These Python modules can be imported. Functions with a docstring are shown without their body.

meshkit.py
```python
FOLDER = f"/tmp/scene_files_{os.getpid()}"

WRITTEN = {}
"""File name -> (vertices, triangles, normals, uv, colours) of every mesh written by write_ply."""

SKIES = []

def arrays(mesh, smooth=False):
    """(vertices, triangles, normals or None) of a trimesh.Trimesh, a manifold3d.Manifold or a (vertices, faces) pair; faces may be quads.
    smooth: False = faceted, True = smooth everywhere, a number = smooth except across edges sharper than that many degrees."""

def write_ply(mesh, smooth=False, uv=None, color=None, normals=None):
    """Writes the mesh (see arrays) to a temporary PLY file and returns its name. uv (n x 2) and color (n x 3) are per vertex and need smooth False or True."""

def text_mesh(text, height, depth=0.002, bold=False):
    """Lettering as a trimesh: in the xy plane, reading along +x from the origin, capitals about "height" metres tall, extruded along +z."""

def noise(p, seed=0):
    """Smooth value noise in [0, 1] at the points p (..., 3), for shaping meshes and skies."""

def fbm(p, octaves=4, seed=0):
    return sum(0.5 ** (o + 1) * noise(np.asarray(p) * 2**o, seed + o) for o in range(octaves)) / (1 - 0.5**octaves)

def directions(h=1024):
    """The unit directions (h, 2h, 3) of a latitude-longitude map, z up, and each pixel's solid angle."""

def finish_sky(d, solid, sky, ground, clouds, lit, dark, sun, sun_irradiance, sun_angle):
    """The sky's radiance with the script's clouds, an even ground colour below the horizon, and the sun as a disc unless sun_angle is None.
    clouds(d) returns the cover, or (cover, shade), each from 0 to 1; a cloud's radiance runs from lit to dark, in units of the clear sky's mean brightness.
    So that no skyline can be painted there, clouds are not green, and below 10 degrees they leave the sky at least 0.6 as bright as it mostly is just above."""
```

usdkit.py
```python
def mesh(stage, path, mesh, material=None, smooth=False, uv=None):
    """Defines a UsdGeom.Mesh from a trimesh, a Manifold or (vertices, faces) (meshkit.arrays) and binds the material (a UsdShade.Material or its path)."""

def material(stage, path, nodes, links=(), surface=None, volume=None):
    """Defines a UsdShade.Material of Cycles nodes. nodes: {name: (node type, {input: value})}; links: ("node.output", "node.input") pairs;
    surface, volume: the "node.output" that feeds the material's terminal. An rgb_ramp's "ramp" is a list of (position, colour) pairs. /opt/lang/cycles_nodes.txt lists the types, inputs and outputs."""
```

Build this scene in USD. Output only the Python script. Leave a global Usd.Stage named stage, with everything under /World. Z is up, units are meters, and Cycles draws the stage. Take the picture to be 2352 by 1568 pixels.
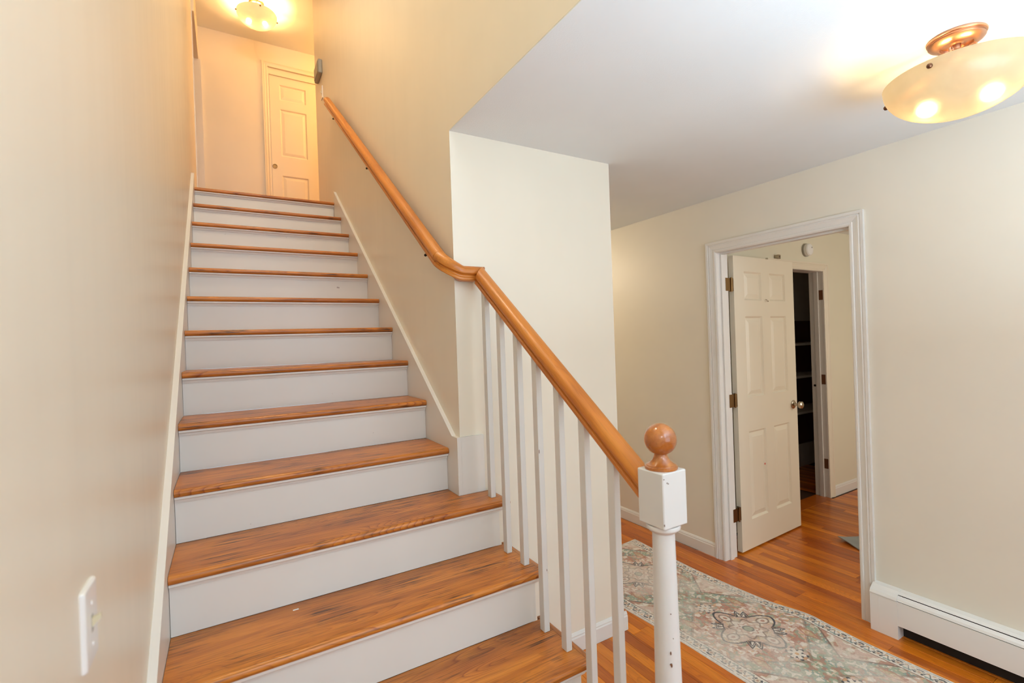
import math, random
import numpy as np, trimesh, shapely
from shapely.geometry import Polygon, LineString, box as sbox
from shapely.ops import unary_union
import meshkit, usdkit
from pxr import Usd, UsdGeom, UsdShade, UsdLux, Gf, Sdf, Vt

random.seed(7)
rng = np.random.default_rng(7)
stage = Usd.Stage.CreateInMemory()
UsdGeom.SetStageUpAxis(stage, UsdGeom.Tokens.z)
UsdGeom.SetStageMetersPerUnit(stage, 1.0)
UsdGeom.Xform.Define(stage, '/World')
UsdGeom.Scope.Define(stage, '/World/Looks')

# ------------------------------------------------------------------ camera
EYE = np.array([0.16755, -1.21269, 1.5484])
CM = np.array([[0.8586094935, -0.5114427505, -0.0348719171],
               [0.0308439123, -0.0163611268, 0.9993902974],
               [0.5117014664, 0.8591615835, -0.0017270765]])      # right, up, forward
cam = UsdGeom.Camera.Define(stage, '/World/camera')
m4 = np.eye(4)
m4[0, :3], m4[1, :3], m4[2, :3], m4[3, :3] = CM[0], CM[1], -CM[2], EYE
cam.AddTransformOp().Set(Gf.Matrix4d(*m4.ravel().tolist()))
cam.CreateHorizontalApertureAttr(36.0)
cam.CreateVerticalApertureAttr(24.0)
cam.CreateFocalLengthAttr(36.0 * 1103.957 / 2352)
cam.CreateClippingRangeAttr(Gf.Vec2f(0.02, 100))
cam.CreateFStopAttr(2.8)
cam.CreateFocusDistanceAttr(2.2)
cam.CreateExposureAttr(0.0)

# ------------------------------------------------------------------ lights
def rect_light(name, pos, aim, w, h, intensity, color):
    l = UsdLux.RectLight.Define(stage, '/World/' + name)
    pos, aim = np.array(pos, float), np.array(aim, float)
    z = pos - aim; z /= np.linalg.norm(z)
    x = np.cross([0, 0, 1], z); x /= np.linalg.norm(x)
    y = np.cross(z, x)
    t = np.eye(4); t[0, :3], t[1, :3], t[2, :3], t[3, :3] = x, y, z, pos
    l.AddTransformOp().Set(Gf.Matrix4d(*t.ravel().tolist()))
    l.CreateWidthAttr(w); l.CreateHeightAttr(h)
    l.CreateIntensityAttr(intensity); l.CreateColorAttr(Gf.Vec3f(*color))
    return l
def ball_light(name, pos, r, intensity, color):
    l = UsdLux.SphereLight.Define(stage, '/World/' + name)
    l.AddTranslateOp().Set(Gf.Vec3d(*pos)); l.CreateRadiusAttr(r)
    l.CreateIntensityAttr(intensity); l.CreateColorAttr(Gf.Vec3f(*color))
    return l
DAY = (0.86, 0.99, 1.20)
WARM = (1.0, 0.66, 0.33)
WARM_UP = (1.0, 0.54, 0.18)
rect_light('daylight_foyer', (1.5, -4.12, 1.6), (1.5, 0, 1.6), 2.4, 1.9, 1.8, DAY)       # unseen daylight panel behind the camera, placed to light hall and stairs
rect_light('daylight_high', (0.5, -4.12, 3.85), (0.5, 0, 3.2), 0.8, 2.1, 5.6, DAY)            # unseen high daylight behind the camera, placed to brighten the stairwell
rect_light('daylight_room', (4.9, -2.28, 1.6), (4.6, 1, 2.1), 1.3, 1.3, 6.2, (1.0, 0.985, 0.90))  # unseen window light, placed to light the room beyond the door
ball_light('flash', (0.42, -1.30, 1.86), 0.05, 38, (0.90, 1.0, 1.17))                   # the photographer's flash, out of view above the camera
BULB, BULB_UP = 190, 1250
GLOW, GLOW_UP = 0.26, 0.5
up_disc = UsdLux.DiskLight.Define(stage, '/World/flash_bounce')                              # unseen upward disc for bounced flash, placed to brighten the ceiling
up_disc.AddTransformOp().Set(Gf.Matrix4d(1, 0, 0, 0, 0, -1, 0, 0, 0, 0, -1, 0, 1.50, -2.0, 1.50, 1))
up_disc.CreateRadiusAttr(0.8); up_disc.CreateIntensityAttr(10.9); up_disc.CreateColorAttr(Gf.Vec3f(0.77, 1.02, 1.24))
ball_light('hall_lamp_beyond', (2.08, 3.0, 2.28), 0.12, 36, (1.0, 0.86, 0.66))                            # unseen, round the corner; placed to lift the far hall
ball_light('stairwell_lamp', (0.5, 1.1, 5.0), 0.12, 92, (1.0, 0.85, 0.66))                   # unseen, above the frame; placed to brighten the stairwell walls
ball_light('landing_lamp_beyond', (2.05, 4.55, 4.95), 0.12, 70, WARM_UP)                   # added fill, out of view; warms the walls round the landing
dome = UsdLux.DomeLight.Define(stage, '/World/sky')
dome.CreateIntensityAttr(0.25); dome.CreateColorAttr(Gf.Vec3f(0.8, 0.9, 1.0))

# ------------------------------------------------------------------ materials
def srgb(*c):
    c = np.array(c, float) / 255
    return tuple(np.where(c <= 0.04045, c / 12.92, ((c + 0.055) / 1.055) ** 2.4))
def plain(name, color, rough=0.5, metal=0.0, **kw):
    return usdkit.material(stage, '/World/Looks/' + name, {'p': ('principled_bsdf', dict(base_color=color, roughness=rough, metallic=metal, **kw))}, surface='p.BSDF')
def paint(name, color, rough, bump=0.12, scale=260, spread=0.02, speck=None, specscale=60, specthr=0.78, coat=0.0, streak=0.0):
    c = np.array(color)
    n = {'g': ('geometry', {}), 'n1': ('noise_texture', dict(scale=2.3, detail=3.0)),
         'r1': ('rgb_ramp', {'ramp': [(0.3, tuple(c * (1 - spread))), (0.7, tuple(np.minimum(c * (1 + spread), 0.95)))]}),
         'nb': ('noise_texture', dict(scale=float(scale), detail=2.0)),
         'b': ('bump', dict(strength=bump, distance=0.001)),
         'p': ('principled_bsdf', dict(roughness=rough, coat_weight=coat, coat_roughness=0.25))}
    k = [('g.position', 'n1.vector'), ('n1.fac', 'r1.fac'), ('g.position', 'nb.vector'), ('nb.fac', 'b.height'), ('b.normal', 'p.normal')]
    last = 'r1.color'
    if speck is not None:
        n['n2'] = ('noise_texture', dict(scale=float(specscale), detail=2.0))
        n['r2'] = ('rgb_ramp', {'ramp': [(specthr, (0, 0, 0)), (min(specthr + 0.02, 1), (1, 1, 1))]})
        n['mx'] = ('mix', dict(mix_type='mix', color2=speck))
        k += [('g.position', 'n2.vector'), ('n2.fac', 'r2.fac'), ('r2.color', 'mx.fac'), (last, 'mx.color1')]
        last = 'mx.color'
    if streak > 0:
        n['mp'] = ('mapping', dict(scale=(9.0, 9.0, 0.5)))
        n['ns'] = ('noise_texture', dict(scale=2.0, detail=3.0))
        n['mr'] = ('map_range', dict(from_min=0.3, from_max=0.7, to_min=rough - streak, to_max=rough + streak))
        k += [('g.position', 'mp.vector'), ('mp.vector', 'ns.vector'), ('ns.fac', 'mr.value'), ('mr.result', 'p.roughness')]
    k.append((last, 'p.base_color'))
    return usdkit.material(stage, '/World/Looks/' + name, n, k, surface='p.BSDF')

CREAM = (0.785, 0.722, 0.605)
M = {}
M['wall'] = paint('wall_paint', CREAM, 0.42, streak=0.008)
M['stairwall'] = paint('stair_wall_paint', (0.83, 0.762, 0.625), 0.36, streak=0.012, bump=0.06)
M['roomwall'] = paint('room_wall_paint', (0.76, 0.705, 0.55), 0.5)
M['ceiling'] = paint('ceiling_paint', (0.805, 0.83, 0.82), 0.6, bump=0.3, scale=190)
M['trim'] = paint('white_trim_paint', (0.77, 0.74, 0.685), 0.33, bump=0.05)
M['riser'] = paint('riser_paint', (0.755, 0.73, 0.675), 0.35, bump=0.05, speck=(0.42, 0.38, 0.34), specscale=24, specthr=0.775)
M['newelpaint'] = paint('chipped_white_paint', (0.685, 0.672, 0.635), 0.35, bump=0.05, speck=(0.16, 0.06, 0.03), specscale=75, specthr=0.80)
M['door'] = paint('door_paint', (0.78, 0.70, 0.555), 0.38, bump=0.05)
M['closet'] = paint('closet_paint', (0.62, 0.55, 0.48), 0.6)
M['closetpanel'] = paint('closet_panel_brown', (0.10, 0.028, 0.010), 0.5)  # even dark brown of the closet back
M['heater'] = paint('heater_enamel', (0.82, 0.79, 0.74), 0.32, bump=0.02)
M['dark'] = plain('heater_shade_black', (0.012, 0.010, 0.008), 0.7)  # near-black that paints the shade inside the heater
M['fin'] = plain('grey_fin_metal', (0.10, 0.095, 0.085), 0.5, 0.6)
M['plastic'] = plain('white_plastic', (0.84, 0.83, 0.80), 0.3)
M['ivory'] = plain('ivory_plastic', (0.66, 0.60, 0.40), 0.35)
M['greyplastic'] = plain('grey_plastic', (0.34, 0.32, 0.27), 0.4)
M['brass'] = plain('antique_brass', (0.22, 0.13, 0.055), 0.32, 1.0)
M['rust'] = plain('brown_hinge_metal', (0.20, 0.085, 0.035), 0.5, 0.5)
M['nickel'] = plain('satin_nickel', (0.42, 0.36, 0.28), 0.25, 1.0)
M['copper'] = plain('brushed_copper', (0.58, 0.33, 0.21), 0.3, 1.0)
M['bronze'] = plain('dark_bronze', (0.16, 0.075, 0.04), 0.3, 0.9)
M['black'] = plain('black_iron', (0.02, 0.015, 0.012), 0.4, 0.5)
M['red'] = plain('red_sticker', (0.55, 0.05, 0.03), 0.5)
M['paper'] = plain('white_paper', (0.85, 0.84, 0.82), 0.6)
M['bulb'] = usdkit.material(stage, '/World/Looks/bulb_glow', {'e': ('emission', dict(color=WARM, strength=BULB))}, surface='e.emission')
M['bulbup'] = usdkit.material(stage, '/World/Looks/bulb_glow_upper', {'e': ('emission', dict(color=WARM_UP, strength=BULB_UP))}, surface='e.emission')
for nm_, gl_, tr_, fw_ in (('glass', GLOW, 0.12, 0.11), ('glassup', GLOW_UP, 0.04, 0.03)): M[nm_] = usdkit.material(stage, '/World/Looks/alabaster_' + nm_,
    {'g': ('geometry', {}), 'n': ('noise_texture', dict(scale=9.0, detail=4.0, distortion=1.5)),
     'r': ('rgb_ramp', {'ramp': [(0.3, (0.50, 0.42, 0.28)), (0.7, (0.58, 0.50, 0.35))]}),
     'q': ('mix', dict(mix_type='multiply', fac=1.0, color2=(tr_, tr_, tr_))), 't': ('translucent_bsdf', {}), 'd': ('principled_bsdf', dict(roughness=0.25)),
     'm': ('mix_closure', dict(fac=0.42)), 'f': ('refraction_bsdf', dict(color=(1.0, 0.88, 0.62), roughness=0.72, IOR=1.12)), 'm2': ('mix_closure', dict(fac=fw_)),
     'e': ('emission', dict(color=(1.0, 0.74, 0.38), strength=gl_)), 'a': ('add_closure', {})},
    [('g.position', 'n.vector'), ('n.fac', 'r.fac'), ('r.color', 'q.color1'), ('q.color', 't.color'), ('r.color', 'd.base_color'), ('t.BSDF', 'm.closure1'), ('d.BSDF', 'm.closure2'),
     ('m.closure', 'm2.closure1'), ('f.BSDF', 'm2.closure2'), ('m2.closure', 'a.closure1'), ('e.emission', 'a.closure2')], surface='a.closure')

def wood(name, along, tones, rough=0.3, grain=1.0, wear=0.0, coat=0.25, rot=(0, 0, 0), vary=0.0, fine=1.0):
    """Oak-like wood: long streaks, cathedral figure and pores, running along axis 0 (x) or 1 (y); object_info.random shifts the figure per piece."""
    lo, hi = 1.3, 11.0
    sc = [hi, hi, hi]; sc[along] = lo
    fs = [260.0 * fine] * 3; fs[along] = 7.0 * fine
    n = {'g': ('geometry', {}), 'o': ('object_info', {}),
         'sh': ('vector_math', dict(math_type='scale', vector1=(37.0, 91.0, 53.0))),
         'ad': ('vector_math', dict(math_type='add')),
         'rt': ('vector_rotate', dict(rotate_type='euler_xyz', rotation=rot)),
         'm1': ('mapping', dict(scale=tuple(sc))),
         'n1': ('noise_texture', dict(scale=1.6, detail=5.0, roughness=0.6, distortion=0.7)),
         'r1': ('rgb_ramp', {'ramp': [(0.28, tones[0]), (0.45, tones[1]), (0.58, tones[2]), (0.75, tones[3])]}),
         'nw': ('noise_texture', dict(scale=0.75, detail=1.2, roughness=0.45, distortion=0.25)),
         'rm': ('math', dict(math_type='multiply', value2=44.0)), 'rf': ('math', dict(math_type='fraction')),
         'r2': ('rgb_ramp', {'ramp': [(0.0, tuple(1 - 0.62 * grain * np.array((0.75, 1.0, 1.0)))), (0.10, tuple(1 - 0.30 * grain * np.array((0.75, 1.0, 1.0)))), (0.45, (1, 1, 1)), (0.90, (1, 1, 1)), (1.0, tuple(1 - 0.62 * grain * np.array((0.75, 1.0, 1.0))))]}),
         'nm': ('noise_texture', dict(scale=2.6, detail=3.0)), 'rr': ('rgb_ramp', {'ramp': [(0.38, (0.15, 0.15, 0.15)), (0.62, (1, 1, 1))]}),
         'mu': ('mix', dict(mix_type='multiply')),
         'm2': ('mapping', dict(scale=tuple(fs))),
         'n2': ('noise_texture', dict(scale=1.0, detail=2.0)),
         'r3': ('rgb_ramp', {'ramp': [(0.30, tuple(1 - 0.55 * grain * np.ones(3))), (0.46, (1, 1, 1))]}),
         'm3': ('mix', dict(mix_type='multiply', fac=0.8)),
         'hs': ('hsv', {}), 'mv': ('map_range', dict(from_min=0.0, from_max=1.0, to_min=1.0 - vary, to_max=1.0 + vary)),
         'b': ('bump', dict(strength=0.12, distance=0.0006)),
         'p': ('principled_bsdf', dict(roughness=rough, coat_weight=coat, coat_roughness=0.16))}
    k = [('o.random', 'sh.scale'), ('sh.vector', 'ad.vector1'), ('g.position', 'rt.vector'), ('rt.vector', 'ad.vector2'),
         ('ad.vector', 'm1.vector'), ('m1.vector', 'n1.vector'), ('n1.fac', 'r1.fac'),
         ('m1.vector', 'nw.vector'), ('nw.fac', 'rm.value1'), ('rm.value', 'rf.value1'), ('rf.value', 'r2.fac'), ('ad.vector', 'nm.vector'), ('nm.fac', 'rr.fac'), ('rr.color', 'mu.fac'), ('r1.color', 'mu.color1'), ('r2.color', 'mu.color2'),
         ('ad.vector', 'm2.vector'), ('m2.vector', 'n2.vector'), ('n2.fac', 'r3.fac'), ('mu.color', 'm3.color1'), ('r3.color', 'm3.color2'),
         ('o.random', 'mv.value'), ('mv.result', 'hs.value'), ('m3.color', 'hs.color'), ('n2.fac', 'b.height'), ('b.normal', 'p.normal')]
    last = 'hs.color'
    if wear > 0:
        n['n4'] = ('noise_texture', dict(scale=7.0, detail=3.0))
        n['r4'] = ('rgb_ramp', {'ramp': [(0.47, (0, 0, 0)), (0.66, (wear, wear, wear))]})
        n['m5'] = ('mapping', dict(scale=tuple(np.array(fs) * 0.55)))
        n['n5'] = ('noise_texture', dict(scale=1.0, detail=4.0))
        n['r5'] = ('rgb_ramp', {'ramp': [(0.52, (0, 0, 0)), (0.58, (1, 1, 1))]})
        n['m6'] = ('mix', dict(mix_type='multiply', fac=1.0))
        n['m7'] = ('mix', dict(mix_type='mix', color2=(0.045, 0.016, 0.006)))
        k += [('ad.vector', 'n4.vector'), ('n4.fac', 'r4.fac'), ('ad.vector', 'm5.vector'), ('m5.vector', 'n5.vector'), ('n5.fac', 'r5.fac'),
              ('r4.color', 'm6.color1'), ('r5.color', 'm6.color2'), ('m6.color', 'm7.fac'), (last, 'm7.color1')]
        last = 'm7.color'
    k.append((last, 'p.base_color'))
    return usdkit.material(stage, '/World/Looks/' + name, n, k, surface='p.BSDF')
OAK = [(0.34, 0.098, 0.012), (0.48, 0.150, 0.017), (0.58, 0.195, 0.022), (0.66, 0.245, 0.032)]
RAILT = [(0.44, 0.130, 0.014), (0.56, 0.180, 0.020), (0.61, 0.21, 0.025), (0.66, 0.24, 0.032)]
BALLT = [(0.30, 0.085, 0.016), (0.42, 0.13, 0.024), (0.50, 0.17, 0.032), (0.55, 0.20, 0.042)]
M['tread'] = wood('tread_oak', 0, OAK, rough=0.38, wear=0.9, coat=0.12)
M['return'] = wood('return_nosing_oak', 1, OAK, rough=0.34, wear=0.4)
M['landing'] = wood('landing_oak', 0, OAK, rough=0.34)
M['rail'] = wood('handrail_oak', 1, RAILT, rough=0.42, grain=0.35, coat=0.12, rot=(-0.634, 0, 0))
M['railx'] = wood('handrail_fitting_oak', 0, RAILT, rough=0.40, grain=0.35, coat=0.15)
M['finial'] = wood('finial_maple', 0, BALLT, rough=0.14, grain=0.3, coat=0.6)
PL = [[(0.44, 0.099, 0.006), (0.58, 0.145, 0.008), (0.66, 0.181, 0.010), (0.74, 0.215, 0.013)],
      [(0.27, 0.054, 0.004), (0.37, 0.077, 0.005), (0.44, 0.097, 0.006), (0.50, 0.119, 0.008)],
      [(0.56, 0.145, 0.008), (0.70, 0.201, 0.011), (0.78, 0.237, 0.014), (0.85, 0.277, 0.018)],
      [(0.35, 0.075, 0.005), (0.47, 0.107, 0.006), (0.54, 0.133, 0.008), (0.61, 0.164, 0.010)]]
PLANKS = [wood('floor_oak_%d' % i, 1, t, rough=0.32, grain=0.45, coat=0.12, vary=0.10) for i, t in enumerate(PL)]
M['subfloor'] = plain('floor_gap', (0.05, 0.018, 0.006), 0.6)

# ------------------------------------------------------------------ scene helpers
USED, LOC = {}, {}
def numbered(parent, name):
    k = USED.setdefault(parent, {}); n = k.get(name, -1) + 1; k[name] = n
    return name if n == 0 else '%s_%03d' % (name, n)
def say(prim, label=None, cat=None, group=None, kind=None):
    for a, b in (('label', label), ('category', cat), ('group', group), ('kind', kind)):
        if b: prim.SetCustomDataByKey(a, b)
def thing(name, label, cat, loc=(0, 0, 0), group=None, kind=None):
    p = '/World/' + numbered('/World', name)
    x = UsdGeom.Xform.Define(stage, p); x.AddTranslateOp().Set(Gf.Vec3d(*map(float, loc)))
    LOC[p] = np.array(loc, float)
    say(x.GetPrim(), label, cat, group, kind)
    return p
def obj(name, mesh, mat, parent=None, smooth=False, label=None, cat=None, group=None, kind=None, uv=None):
    parent = parent or '/World'
    p = parent + '/' + numbered(parent, name)
    off = LOC.get(parent, np.zeros(3)); LOC[p] = off
    if isinstance(mesh, (list, tuple)) and not isinstance(mesh[0], np.ndarray): mesh = trimesh.util.concatenate(list(mesh))
    if isinstance(mesh, trimesh.Trimesh):
        mesh = mesh.copy(); mesh.apply_translation(-off)
    else: mesh = (np.asarray(mesh[0]) - off, mesh[1])
    m = usdkit.mesh(stage, p, mesh, mat, smooth=smooth)
    say(m.GetPrim(), label, cat, group, kind)
    return p

def bx(x0, x1, y0, y1, z0, z1, bev=0.0):
    if bev <= 0:
        b = trimesh.creation.box([x1 - x0, y1 - y0, z1 - z0]); b.apply_translation([(x0 + x1) / 2, (y0 + y1) / 2, (z0 + z1) / 2]); return b
    P = []
    for i in range(3):
        lo, hi = [(x0, x1), (y0, y1), (z0, z1)][i]
        o = [j for j in range(3) if j != i]
        for s in (lo, hi):
            for a in (0, 1):
                for b in (0, 1):
                    v = [0, 0, 0]; v[i] = s
                    for j, q in zip(o, (a, b)):
                        l, h = [(x0, x1), (y0, y1), (z0, z1)][j]
                        v[j] = (h - bev) if q else (l + bev)
                    P.append(v)
    return trimesh.convex.convex_hull(np.array(P))
def extrude(poly, axis, a, b):
    """poly in the other two axes (cyclic-free order: x->(y,z), y->(x,z), z->(x,y)), extruded from a to b along the axis."""
    ps = getattr(poly, 'geoms', [poly]); out = []
    for q in ps:
        m = trimesh.creation.extrude_polygon(q, b - a, engine='earcut')
        v = m.vertices.copy(); w = np.zeros_like(v)
        if axis == 'x': w[:, 1], w[:, 2], w[:, 0] = v[:, 0], v[:, 1], v[:, 2] + a
        elif axis == 'y': w[:, 0], w[:, 2], w[:, 1] = v[:, 0], v[:, 1], v[:, 2] + a
        else: w[:, 0], w[:, 1], w[:, 2] = v[:, 0], v[:, 1], v[:, 2] + a
        m = trimesh.Trimesh(w, m.faces, process=False); 
        if m.volume < 0: m.invert()
        out.append(m)
    return trimesh.util.concatenate(out)
def lathe(prof, at, n=48, axis='z'):
    """prof: (r, h) pairs; closed at r = 0 ends only."""
    prof = np.array(prof, float); th = np.linspace(0, 2 * np.pi, n, endpoint=False)
    V = np.stack([np.outer(prof[:, 0], np.cos(th)), np.outer(prof[:, 0], np.sin(th)), np.repeat(prof[:, 1:2], n, 1)], -1).reshape(-1, 3)
    F = []
    for i in range(len(prof) - 1):
        for j in range(n):
            a, b, c, d = i * n + j, i * n + (j + 1) % n, (i + 1) * n + (j + 1) % n, (i + 1) * n + j
            F += [[a, b, c], [a, c, d]]
    m = trimesh.Trimesh(V, F, process=False); m.merge_vertices(); m.update_faces(m.nondegenerate_faces())
    if m.is_watertight and m.volume < 0: m.invert()
    if axis == 'x': m.apply_transform(trimesh.transformations.rotation_matrix(np.pi / 2, [0, 1, 0]))
    if axis == '-x': m.apply_transform(trimesh.transformations.rotation_matrix(-np.pi / 2, [0, 1, 0]))
    if axis == '-y': m.apply_transform(trimesh.transformations.rotation_matrix(np.pi / 2, [1, 0, 0]))
    m.apply_translation(at); return m
def tube(pts, r, n=10, caps=True):
    pts = np.array(pts, float); R = np.broadcast_to(np.asarray(r, float), (len(pts),))
    t = np.gradient(pts, axis=0); t /= np.linalg.norm(t, axis=1, keepdims=True)
    u = np.cross(t[0], [0.3, 0.2, 1.0]); u /= np.linalg.norm(u); V = []
    for i in range(len(pts)):
        u = u - t[i] * (u @ t[i]); u /= np.linalg.norm(u); w = np.cross(t[i], u)
        a = np.linspace(0, 2 * np.pi, n, endpoint=False)
        V.append(pts[i] + R[i] * (np.outer(np.cos(a), u) + np.outer(np.sin(a), w)))
    return ring_mesh(V)
def ring_mesh(rings, caps=True):
    n = len(rings[0]); V = np.vstack(rings); F = []
    for i in range(len(rings) - 1):
        for j in range(n):
            a, b, c, d = i * n + j, i * n + (j + 1) % n, (i + 1) * n + (j + 1) % n, (i + 1) * n + j
            F += [[a, b, c], [a, c, d]]
    if caps:
        k = len(V); V = np.vstack([V, rings[0].mean(0), rings[-1].mean(0)]); e = (len(rings) - 1) * n
        for j in range(n):
            F += [[k, (j + 1) % n, j], [k + 1, e + j, e + (j + 1) % n]]
    m = trimesh.Trimesh(V, F, process=False)
    if m.volume < 0: m.invert()
    return m
def sweep(path, prof, ends=(None, None)):
    """prof: (side, up) loop; the section stays upright. ends: (point, normal) planes that cut the first and last ring."""
    path = np.array(path, float); prof = np.array(prof, float)
    t = np.gradient(path, axis=0); t /= np.linalg.norm(t, axis=1, keepdims=True); rings = []
    for p, d in zip(path, t):
        s = np.cross(d, [0, 0, 1.0]); s /= np.linalg.norm(s); u = np.cross(s, d)
        rings.append(p + np.outer(prof[:, 0], s) + np.outer(prof[:, 1], u))
    for e, i in ((ends[0], 0), (ends[1], -1)):
        if e is not None:
            q, nn = np.array(e[0], float), np.array(e[1], float)
            rings[i] = rings[i] + np.outer(((q - rings[i]) @ nn) / (t[i] @ nn), t[i])
    return ring_mesh(rings)
def sphere(c, r, sub=3, sc=(1, 1, 1)):
    m = trimesh.creation.icosphere(sub, r); m.apply_scale(sc); m.apply_translation(c); return m

# ------------------------------------------------------------------ measures
R_, G_, Z0 = 0.19, 0.25833, 0.511            # rise, run, height of tread 0
TOP = 12                                     # the landing's nosing
XS = 1.007                                   # inner face of the right skirt
XW, YS, XS1 = 1.026, 0.698, 1.938            # stair wall plane, end of that wall, its hall side
XR, ZC = 3.048, 2.465                        # hall wall with the door, hall ceiling
ZL, ZU, YF = Z0 + TOP * R_, 5.19, 5.15       # landing, upper ceiling, upper far wall
tz = lambda k: Z0 + R_ * k
ny = lambda k: G_ * k

# ------------------------------------------------------------------ the setting
def struct(name, mesh, mat, label, cat, smooth=False): return obj(name, mesh, mat, None, smooth, label, cat, None, 'structure')
struct('wall_left', bx(-0.14, -0.02, -4.2, 4.22, 0, ZU), M['stairwall'], 'tall cream stairwell wall on the left, with the light switch near its foot', 'wall')
struct('wall_middle', [bx(XW, XS1, YS, 3.93, 0, ZC), bx(XW, XW + 0.12, -4.2, YS, ZC + 0.004, ZU), bx(XW, XW + 0.12, YS, 3.93, ZC, ZU)], M['stairwall'],
       'cream wall between staircase and hallway, its end face behind the balusters', 'wall')
JY0, JY1, JZ = 0.063, 0.873, 2.096           # clear door opening
struct('wall_right', [bx(XR, XR + 0.11, -4.2, JY0 - 0.014, 0, ZC), bx(XR, XR + 0.11, JY1 + 0.014, 4.0, 0, ZC), bx(XR, XR + 0.11, JY0 - 0.014, JY1 + 0.014, JZ + 0.014, ZC)],
       M['wall'], 'cream hallway wall on the right, with the open doorway and the baseboard heater', 'wall')
struct('wall_far', [bx(-0.9, 0.69, YF, YF + 0.1, ZL, ZU), bx(0.69, 1.70, YF, YF + 0.1, ZL + 2.13, ZU), bx(1.70, 2.6, YF, YF + 0.1, ZL, ZU)], M['wall'],
       'cream upstairs wall at the head of the stairs, holding the white panel door', 'wall')
struct('wall_upper', [bx(2.5, 2.6, 3.9, YF, ZL, ZU), bx(-0.9, -0.82, 4.0, YF, ZL, ZU), bx(-0.9, -0.14, 4.0, 4.08, ZL, ZU), bx(XW + 0.12, 2.6, 3.83, 3.93, ZL, ZU)], M['wall'],
       'cream walls closing the upstairs hall left and right of the landing', 'wall')
struct('wall_header', [bx(-0.14, 0.004, 4.22, YF, ZL + 2.0, ZU)], M['stairwall'],
       'cream header above the opening at the top left of the stairs', 'wall')
struct('wall_end', bx(XS1, XR, 3.9, 4.0, 0, ZC), M['wall'], 'cream wall at the far end of the hallway, hidden beyond the corner', 'wall')
# unseen entry behind the camera: wall left open for the daylight panels
struct('wall_behind', [bx(-0.14, 0.3, -4.3, -4.2, 0, ZC), bx(2.7, XR + 0.1, -4.3, -4.2, 0, ZC), bx(0.3, 2.7, -4.3, -4.2, 0, 0.65), bx(0.3, 2.7, -4.3, -4.2, 2.42, 2.75), bx(-0.14, 0.06, -4.3, -4.2, ZC, ZU), bx(0.96, XW + 0.12, -4.3, -4.2, 2.75, ZU), bx(0.06, 0.96, -4.3, -4.2, 4.95, ZU), bx(0.06, 0.3, -4.3, -4.2, ZC, 2.75)], M['wall'],
       'cream unseen entry wall behind the viewer, left open for the daylight', 'wall')
w1 = thing('window_1', 'unseen wide white framed window behind the viewer, placed for the entry daylight', 'window', (1.5, -4.2, 0.65), kind='structure')  # unseen window, a frame for the daylight panel in front of it
obj('window_frame', [bx(0.3, 2.7, -4.27, -4.2, 0.62, 0.70), bx(0.3, 2.7, -4.27, -4.2, 2.38, 2.45), bx(0.28, 0.36, -4.27, -4.2, 0.62, 2.45), bx(2.64, 2.72, -4.27, -4.2, 0.62, 2.45)], M['trim'], w1)
for xm in (1.07, 1.86): obj('mullion', bx(xm, xm + 0.06, -4.26, -4.21, 0.70, 2.38), M['trim'], w1)
w2 = thing('window_2', 'unseen tall narrow window high behind the viewer, placed to light the stairwell', 'window', (0.5, -4.2, 2.75), kind='structure')  # unseen high window, placed to go with the stairwell daylight
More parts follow.
